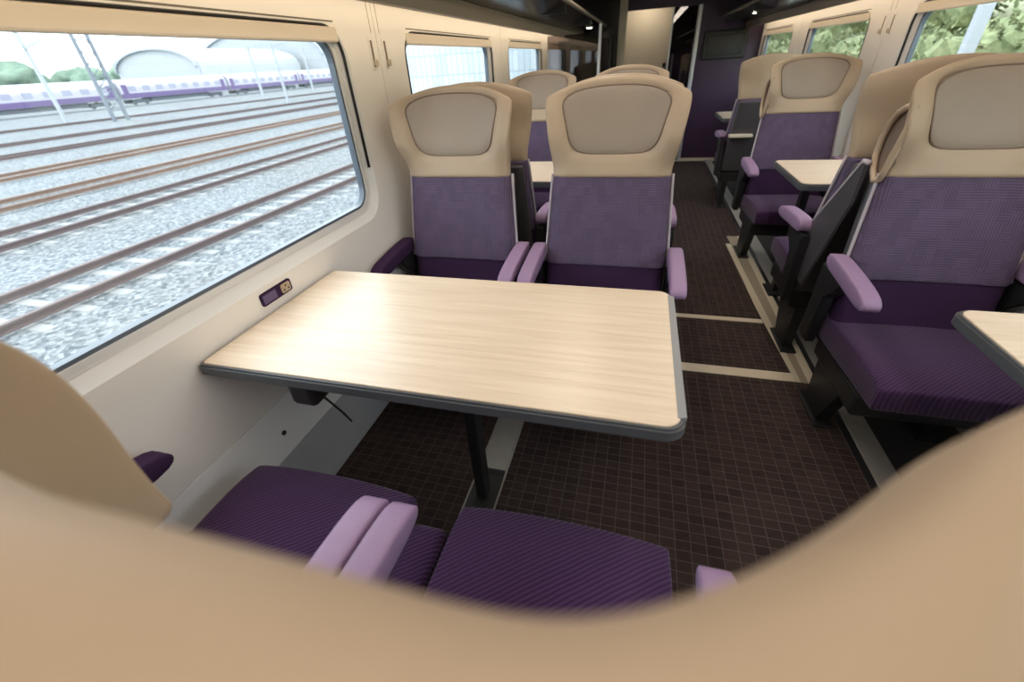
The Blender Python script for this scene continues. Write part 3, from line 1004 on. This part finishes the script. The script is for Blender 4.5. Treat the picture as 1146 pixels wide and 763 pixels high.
# back to back with those
YA2 = 2.07
seat('coach_seat', XA, YA2, 'away', .05, .05, 'purple aisle seat standing back to back with the aisle seat of the big table', group=G)
seat('coach_seat', XW, YA2, 'away', .05, .05, 'tan winged window seat back to back with the window seat of the big table', group=G)
seat('coach_seat', XS, YA2, 'away', .045, .045, 'single seat back to back with the large right seat, grey wedge panel at its side', group=G, wedge=1)
# second bay
YB = 3.33
seat('coach_seat', XA, YB, 'cam', .06, .085, 'aisle seat of the second left bay, only its tan headrest top showing', group=G)
seat('coach_seat', XW, YB, 'cam', .085, .06, 'window seat of the second left bay, seen through the gap between the two front seats', group=G)
seat('coach_seat', XS, YB, 'cam', .08, .08, 'purple single seat facing the camera behind the second right table', group=G, handle=-1)
bs = seat('coach_seat', XS, 4.52, 'away', .045, .045, 'furthest single seat on the right, its dark back showing beside the second one', group=G)
link('tray_ledge', boxm('tray_ledge', .05, .235, .125, .19, .628, .650, MT['vest'], .004), bs)['label'] = 'pale folded tray ledge on the back'

# ------------------------------------------------------------------ tables
def table(name, x0, x1, y0, y1, side, label, leg_x, group):
    """side -1: fixed to the left wall; +1: fixed to the right wall.  Local origin below the middle of the top"""
    cx_, cy_ = (x0 + x1) / 2, (y0 + y1) / 2
    t = empty(name, (cx_, cy_, 0))
    tag(t, label, 'table', group)
    hx, hy = (x1 - x0) / 2, (y1 - y0) / 2
    def outline(d, r):
        pts = []
        for k, (sx, sy, a0) in enumerate(((1, 1, 0), (-1, 1, 90), (-1, -1, 180), (1, -1, 270))):
            rr = r if sx == -side else .012
            for q in range(9):
                a = math.radians(a0 + 90 * q / 8)
                pts.append((sx * (hx - d - rr) + rr * math.cos(a), sy * (hy - d - rr) + rr * math.sin(a)))
        return pts
    Z = .711
    link('tabletop', prism('tabletop', outline(.010, .034), 'z', Z - .012, Z, MT['wood'], .001), t)
    ed = link('edge_band', prism('edge_band', outline(0, .040), 'z', Z - .034, Z - .003, MT['tedge'], .005), t)
    ed['label'] = 'dark grey rounded edge band'
    if side == -1: link('edge_lip', prism('edge_lip', [(hx - .016, -hy + .035), (hx + .0006, -hy + .04), (hx + .0006, hy - .04), (hx - .016, hy - .035)], 'z', Z - .010, Z + .0006, MT['tedge_hi']), t)['label'] = 'pale grey lip at the aisle end'
    link('under_frame', boxm('under_frame', -hx + .06, hx - .10, -.05, .05, Z - .062, Z - .033, MT['black'], .006), t)
    lx = leg_x - cx_
    lg = link('leg', boxm('leg', lx - .019, lx + .019, -.026, .026, .012, Z - .05, MT['black'], .006), t)
    link('foot_plate', boxm('foot_plate', lx - .05, lx + .05, -.08, .08, 0.006, .016, MT['black'], .004), lg)
    return t
t1 = table('table', XL + .004, .136, .590, 1.157, -1, 'big pale wood laminate table with grey edge, fixed under the left window', -.41, 'pale coach tables')
br = link('wall_bracket', boxm('wall_bracket', -.34, -.27, -.262, -.17, .60, .685, MT['black'], .012), t1)
br['label'] = 'black latch box under the table near the wall'
link('cable', tube('cable', [(-.29, -.22, .61), (-.285, -.20, .56), (-.27, -.19, .52), (-.262, -.18, .48)], .003, MT['rubber'], 6), br)
table('table', .786, XR - .002, .590, 1.160, 1, 'small pale single seat table at the right edge of the picture', .90, 'pale coach tables')
table('table', .776, XR - .002, 2.385, 2.965, 1, 'small pale table before the second single seat on the right', .90, 'pale coach tables')
table('table', XL + .004, .136, 2.42, 2.985, -1, 'pale wood table of the second left bay, glimpsed between the seats', -.41, 'pale coach tables')
table('table', .760, XR - .002, 4.93, 5.50, 1, 'furthest small pale table on the right near the end panel', .90, 'pale coach tables')

# ------------------------------------------------------------------ outside: the yard on the left
ZG = -1.70
def ground():
    xs = [-400, -200, -120, -96, -80, -62, -45, -30, -20, -12, -6, -2, 0, 4, 6, 9, 14, 30, 120]
    def z(x):
        if x < 0: return ZG - .14 + 0.55 * sstep(-40, -85, x) * 1.0 if False else ZG - .16 + 0.5 * (0 if x > -45 else min(1, (-45 - x) / 35))
        return ZG - .16 if x < 5 else ZG - .16 + min(4.3, (x - 5) * .55)
    V, F = [], []
    ys = [-120, -40, 0, 20, 60, 140, 300, 600]
    for x in xs:
        for y in ys: V.append((x, y, z(x)))
    n = len(ys)
    for i in range(len(xs) - 1):
        for j in range(n - 1):
            F.append((i * n + j, (i + 1) * n + j, (i + 1) * n + j + 1, i * n + j + 1))
    nl = xs.index(4)
    left = [f for f in F if f[0] // n < nl]
    right = [f for f in F if f[0] // n >= nl]
    o = struct('ground', mk('ground', V, left, MT['ballast']), None, 'grey ballast of the railway yard')
    o = struct('ground_bank', mk('ground_bank', V, right, MT['grass']), None, 'bright grassy bank outside the right windows')
    return z
gz = ground()

def rail_section():
    return [(-.035, 0), (.035, 0), (.035, .02), (.012, .03), (.012, .10), (.034, .11), (.034, .15), (-.034, .15), (-.034, .11), (-.012, .10), (-.012, .03), (-.035, .02)]
tracks = [(-9.24, -10.69, 'nearest railway track outside the big window, with rusty rails', 'rust'),
          (-14.42, -16.02, 'second railway track from the coach, with rusty rails', 'rust'),
          (-19.4, -20.95, 'third railway track from the coach, with red brown rails', 'brownrail'),
          (-26.4, -28.0, 'fourth railway track from the coach, with red brown rails', 'brownrail'),
          (-35.5, -37.1, 'fifth railway track from the coach, thin and pale', 'rust'),
          (-44.6, -46.2, 'sixth railway track from the coach, thin and pale', 'rust'),
          (-58.0, -59.5, 'seventh railway track from the coach, faint below the parked trains', 'rust')]
sl_me = boxm('sleeper', -1.2, 1.2, -.11, .11, -.12, .012, MT['sleeper'], .02, 1)
for k, (xa, xb, lb, mm) in enumerate(tracks):
    xm = (xa + xb) / 2
    t = empty('railway_track', (xm, 0, gz(xm)))
    tag(t, lb, 'railway track', 'railway tracks of the yard')
    for x in (xa, xb):
        sec = [(px * 1.5 + x - xm, pz + .06) for px, pz in rail_section()]
        link('rail', prism('rail', sec, 'y', -20, 65.5 if k < 5 else 260, MT[mm]), t)
    if k < 2:
        n = 55 if k == 0 else 70
        for q in range(n):
            s_ = link('sleeper', sl_me, t)
            s_.location = (0, 1.0 + q * .65 + k * 2, 0)

# parked trains
def carriage(y0, x, L, label, cab=0):
    zb = gz(x) + .16
    t = empty('train_carriage', (x, y0 + L / 2, zb))
    tag(t, label, 'train carriage', 'parked purple and white trains')
    h = L / 2 - .3
    sec = [(-1.35, .95), (-1.4, 1.6), (-1.38, 2.6), (-1.15, 3.35), (-.6, 3.72), (0, 3.8), (.6, 3.72), (1.15, 3.35), (1.38, 2.6), (1.4, 1.6), (1.35, .95)]
    link('body', prism('body', sec, 'y', -h, h, MT['twhite']), t)
    link('purple_stripe', boxm('purple_stripe', 1.36, 1.44, -h, h, 1.0, 1.72, MT['tpurple']), t)
    link('underframe', boxm('underframe', -1.1, 1.1, -h * .55, h * .55, .35, .96, MT['tunder']), t)
    for s in (-1, 1):
        b = link('bogie', boxm('bogie', -1.0, 1.0, s * h * .72 - 1.6, s * h * .72 + 1.6, .25, .8, MT['tunder']), t)
        for w in (-1.1, 1.1):
            yy = s * h * .72 + w
            link('wheel', prism('wheel', [(yy + .42 * math.cos(a * PI / 6), .42 + .42 * math.sin(a * PI / 6)) for a in range(12)], 'x', .7, .85, MT['tunder']), b)
    nw = 8
    for q in range(nw):
        y = -h + 2.2 + q * (2 * h - 4.4) / (nw - 1)
        link('window', boxm('window', 1.36, 1.425, y - .62, y + .62, 2.05, 2.78, MT['tglass']), t)
    for s in (-1, 1):
        link('door', boxm('door', 1.37, 1.43, s * (h - .95) - .45, s * (h - .95) + .45, 1.0, 3.0, MT['tpurple']), t)
    return t
carriage(16, -86, 23, 'parked white carriage with purple stripe, leftmost of the far train')
carriage(39, -86, 23, 'parked white carriage with purple stripe, left of the lattice mast')
carriage(62, -86, 23, 'parked white carriage with purple stripe, right of the lattice mast')
carriage(85, -86, 23, 'parked white carriage with purple stripe, before the arched sheds')
carriage(108, -86, 23, 'parked carriage at the right end of the far train')
# a second set, mostly purple, on the next road
# masts and gantry
def mast(x, y, h, label, m, r=.14, arm=3.0):
    z0 = gz(x) if x < 0 else gz(x)
    t = empty('catenary_mast', (x, y, z0))
    tag(t, label, 'mast', 'overhead line masts')
    link('pole', prism('pole', [(-r, -r), (r, -r), (r, r), (-r, r)], 'z', 0, h, m), t)
    if arm: link('arm', prism('arm', [(-.05, h * .8), (arm, h * .86), (arm, h * .88), (-.05, h * .84)], 'y', -.06, .06, m), t)
    return t
mast(-60, 37.0, 8.4, 'slender pale mast standing before the leftmost carriage', MT['mastpale'])
mast(-60, 66.5, 8.6, 'thin pale mast between two carriages', MT['mastpale'])
mast(-60, 79.5, 8.6, 'thin pale mast before the first arched shed', MT['mastpale'])
mast(-48, 57.5, 8.2, 'white mast standing clear of the sheds near the window edge', MT['mastpale'], .12)
mast(-48, 84, 8.2, 'white mast at the right end of the far train', MT['mastpale'], .12)
# dark lattice mast: two legs, cross bars and braces
t = empty('lattice_mast', (-56, 39.9, gz(-56)))
tag(t, 'dark grey lattice gantry mast standing before the white train', 'mast')
for s, mm in ((-1, 'mast'), (1, 'mast')):
    link('leg', boxm('leg', -.14, .14, s * .75 - .14, s * .75 + .14, 0, 9.2, MT[mm]), t)
for q in range(8):
    link('cross_bar', boxm('cross_bar', -.06, .06, -.62, .62, 1.0 + q * 1.05, 1.12 + q * 1.05, MT['mast']), t)
    link('brace', tube('brace', [(0, -.65, 1.05 + q * 1.05), (0, .65, 2.05 + q * 1.05)], .05, MT['mast'], 5), t)

# depot sheds
def shed(x, y, L, w, h, label, wm='shedpale'):
    t = empty('depot_shed', (x, y, gz(x) - .3))
    tag(t, label, 'shed', 'depot sheds')
    n = 14
    arch = [(w / 2 * math.cos(PI * k / n), h + w * .16 * math.sin(PI * k / n)) for k in range(n + 1)]
    link('end_wall', prism('end_wall', [(-w / 2, 0)] + [(a, b) for a, b in reversed(arch)] + [(w / 2, 0)], 'y', 0, .4, MT[wm]), t)
    link('roof', prism('roof', arch + [(a * .985, b - .35) for a, b in reversed(arch)], 'y', -.6, L, MT['shedroof']), t)
    for s in (-1, 1):
        link('side_wall', boxm('side_wall', s * w / 2 - .2, s * w / 2 + .2, .4, L, 0, h, MT[wm]), t)
    return t
shed(-108, 90, 34, 24, 6.3, 'pale arched depot shed behind the train, the left one of two')
shed(-112, 128, 60, 44, 8.2, 'pale arched depot shed behind the train, the larger right one')
shed(-26.2, 66, 40, 33, 9, 'pale blue ribbed depot building seen through the second left window', 'shed')

# distant trees behind the train
def blob(name, r, sq, seed, m, sub=3, amp=.22):
    rnd = random.Random(seed)
    bm = bmesh.new()
    bmesh.ops.create_icosphere(bm, subdivisions=sub, radius=r)
    ph = [(Vector((rnd.uniform(-1, 1), rnd.uniform(-1, 1), rnd.uniform(-1, 1))).normalized(), rnd.uniform(2, 9), rnd.uniform(0, 6)) for _ in range(9)]
    for v_ in bm.verts:
        d_ = v_.co.normalized()
        k = 1 + sum(amp / 3 * math.sin(f * d_.dot(a) + p) for a, f, p in ph) + rnd.uniform(-.09, .09)
        v_.co = Vector((v_.co.x * k, v_.co.y * k, v_.co.z * k * sq))
    me = fin(name, bm, m)
    for p in me.polygons: p.use_smooth = True
    return me
crowns = [blob('crown', 3.2, .8, s, MT['tree']) for s in range(4)]
trunk = prism('trunk', [(.25 * math.cos(a * PI / 3), .25 * math.sin(a * PI / 3)) for a in range(6)], 'z', 0, 3.2, MT['bark'])
ty = [(-112, 64, 1.15, 'first'), (-112, 76.5, 1.0, 'second'), (-130, 100, 1.2, 'third'), (-133, 115, 1.2, 'fourth')]
for k, (x, y, sc_, nth) in enumerate(ty):
    t = empty('tree', (x, y, gz(x) - .2))
    tag(t, 'round green tree, %s from the left of the row behind the parked train' % nth, 'tree', 'distant trees behind the train')
    t.scale = (sc_ * 1.3, sc_ * 1.3, sc_)
    c = link('crown', crowns[k % 4], t); c.location = (0, 0, 4.4); c.rotation_euler = (0, 0, k * 1.3)
    link('trunk', trunk, t)

# bushes on the right bank, seen bright and blurred through the single-seat windows
def leafy(seed):
    """a bush: a lumpy core covered in small separate leaf blades"""
    rnd = random.Random(seed)
    me = blob('foliage', .82, .85, seed, MT['bush'], 3, .3)
    V = [v_.co.copy() for v_ in me.vertices]
    F = [tuple(p.vertices) for p in me.polygons]
    core = len(V)
    for q in range(3600):
        c = V[rnd.randrange(core)] * rnd.uniform(.92, 1.28)
        a_ = Vector((rnd.uniform(-1, 1), rnd.uniform(-1, 1), rnd.uniform(-.6, 1))).normalized()
        b_ = a_.cross(Vector((rnd.uniform(-1, 1), rnd.uniform(-1, 1), rnd.uniform(-1, 1)))).normalized()
        l, w = rnd.uniform(.035, .075), rnd.uniform(.018, .035)
        n = len(V)
        V += [c - a_ * l, c + b_ * w, c + a_ * l, c - b_ * w]
        F.append((n, n + 1, n + 2, n + 3))
    return mk('foliage', V, F, MT['bush'])
bushes = [leafy(20 + q) for q in range(5)]
rnd = random.Random(11)
k = 0
for row, x in enumerate((7.4, 11.2)):
    for y in range(9, 62, 4):
        xx = x + rnd.uniform(-.5, .5); yy = y + rnd.uniform(-.5, .5) + row * 2
        sc_ = rnd.uniform(1.15, 1.5) * (1 + .2 * row)
        t = empty('bush', (xx, yy, gz(xx) - .1))
        tag(t, 'leafy light green bush on the sunny bank outside the right windows', 'bush', 'bushes on the right bank')
        t.scale = (sc_, sc_, sc_ * 1.15)
        c = link('foliage', bushes[k % 5], t); c.location = (0, 0, .7); c.rotation_euler = (0, 0, k * .9)
        k += 1
mast(5.9, 11.7, 8.5, 'pale blue grey mast outside the nearest right window', MT['mastpale'], .09, 0)
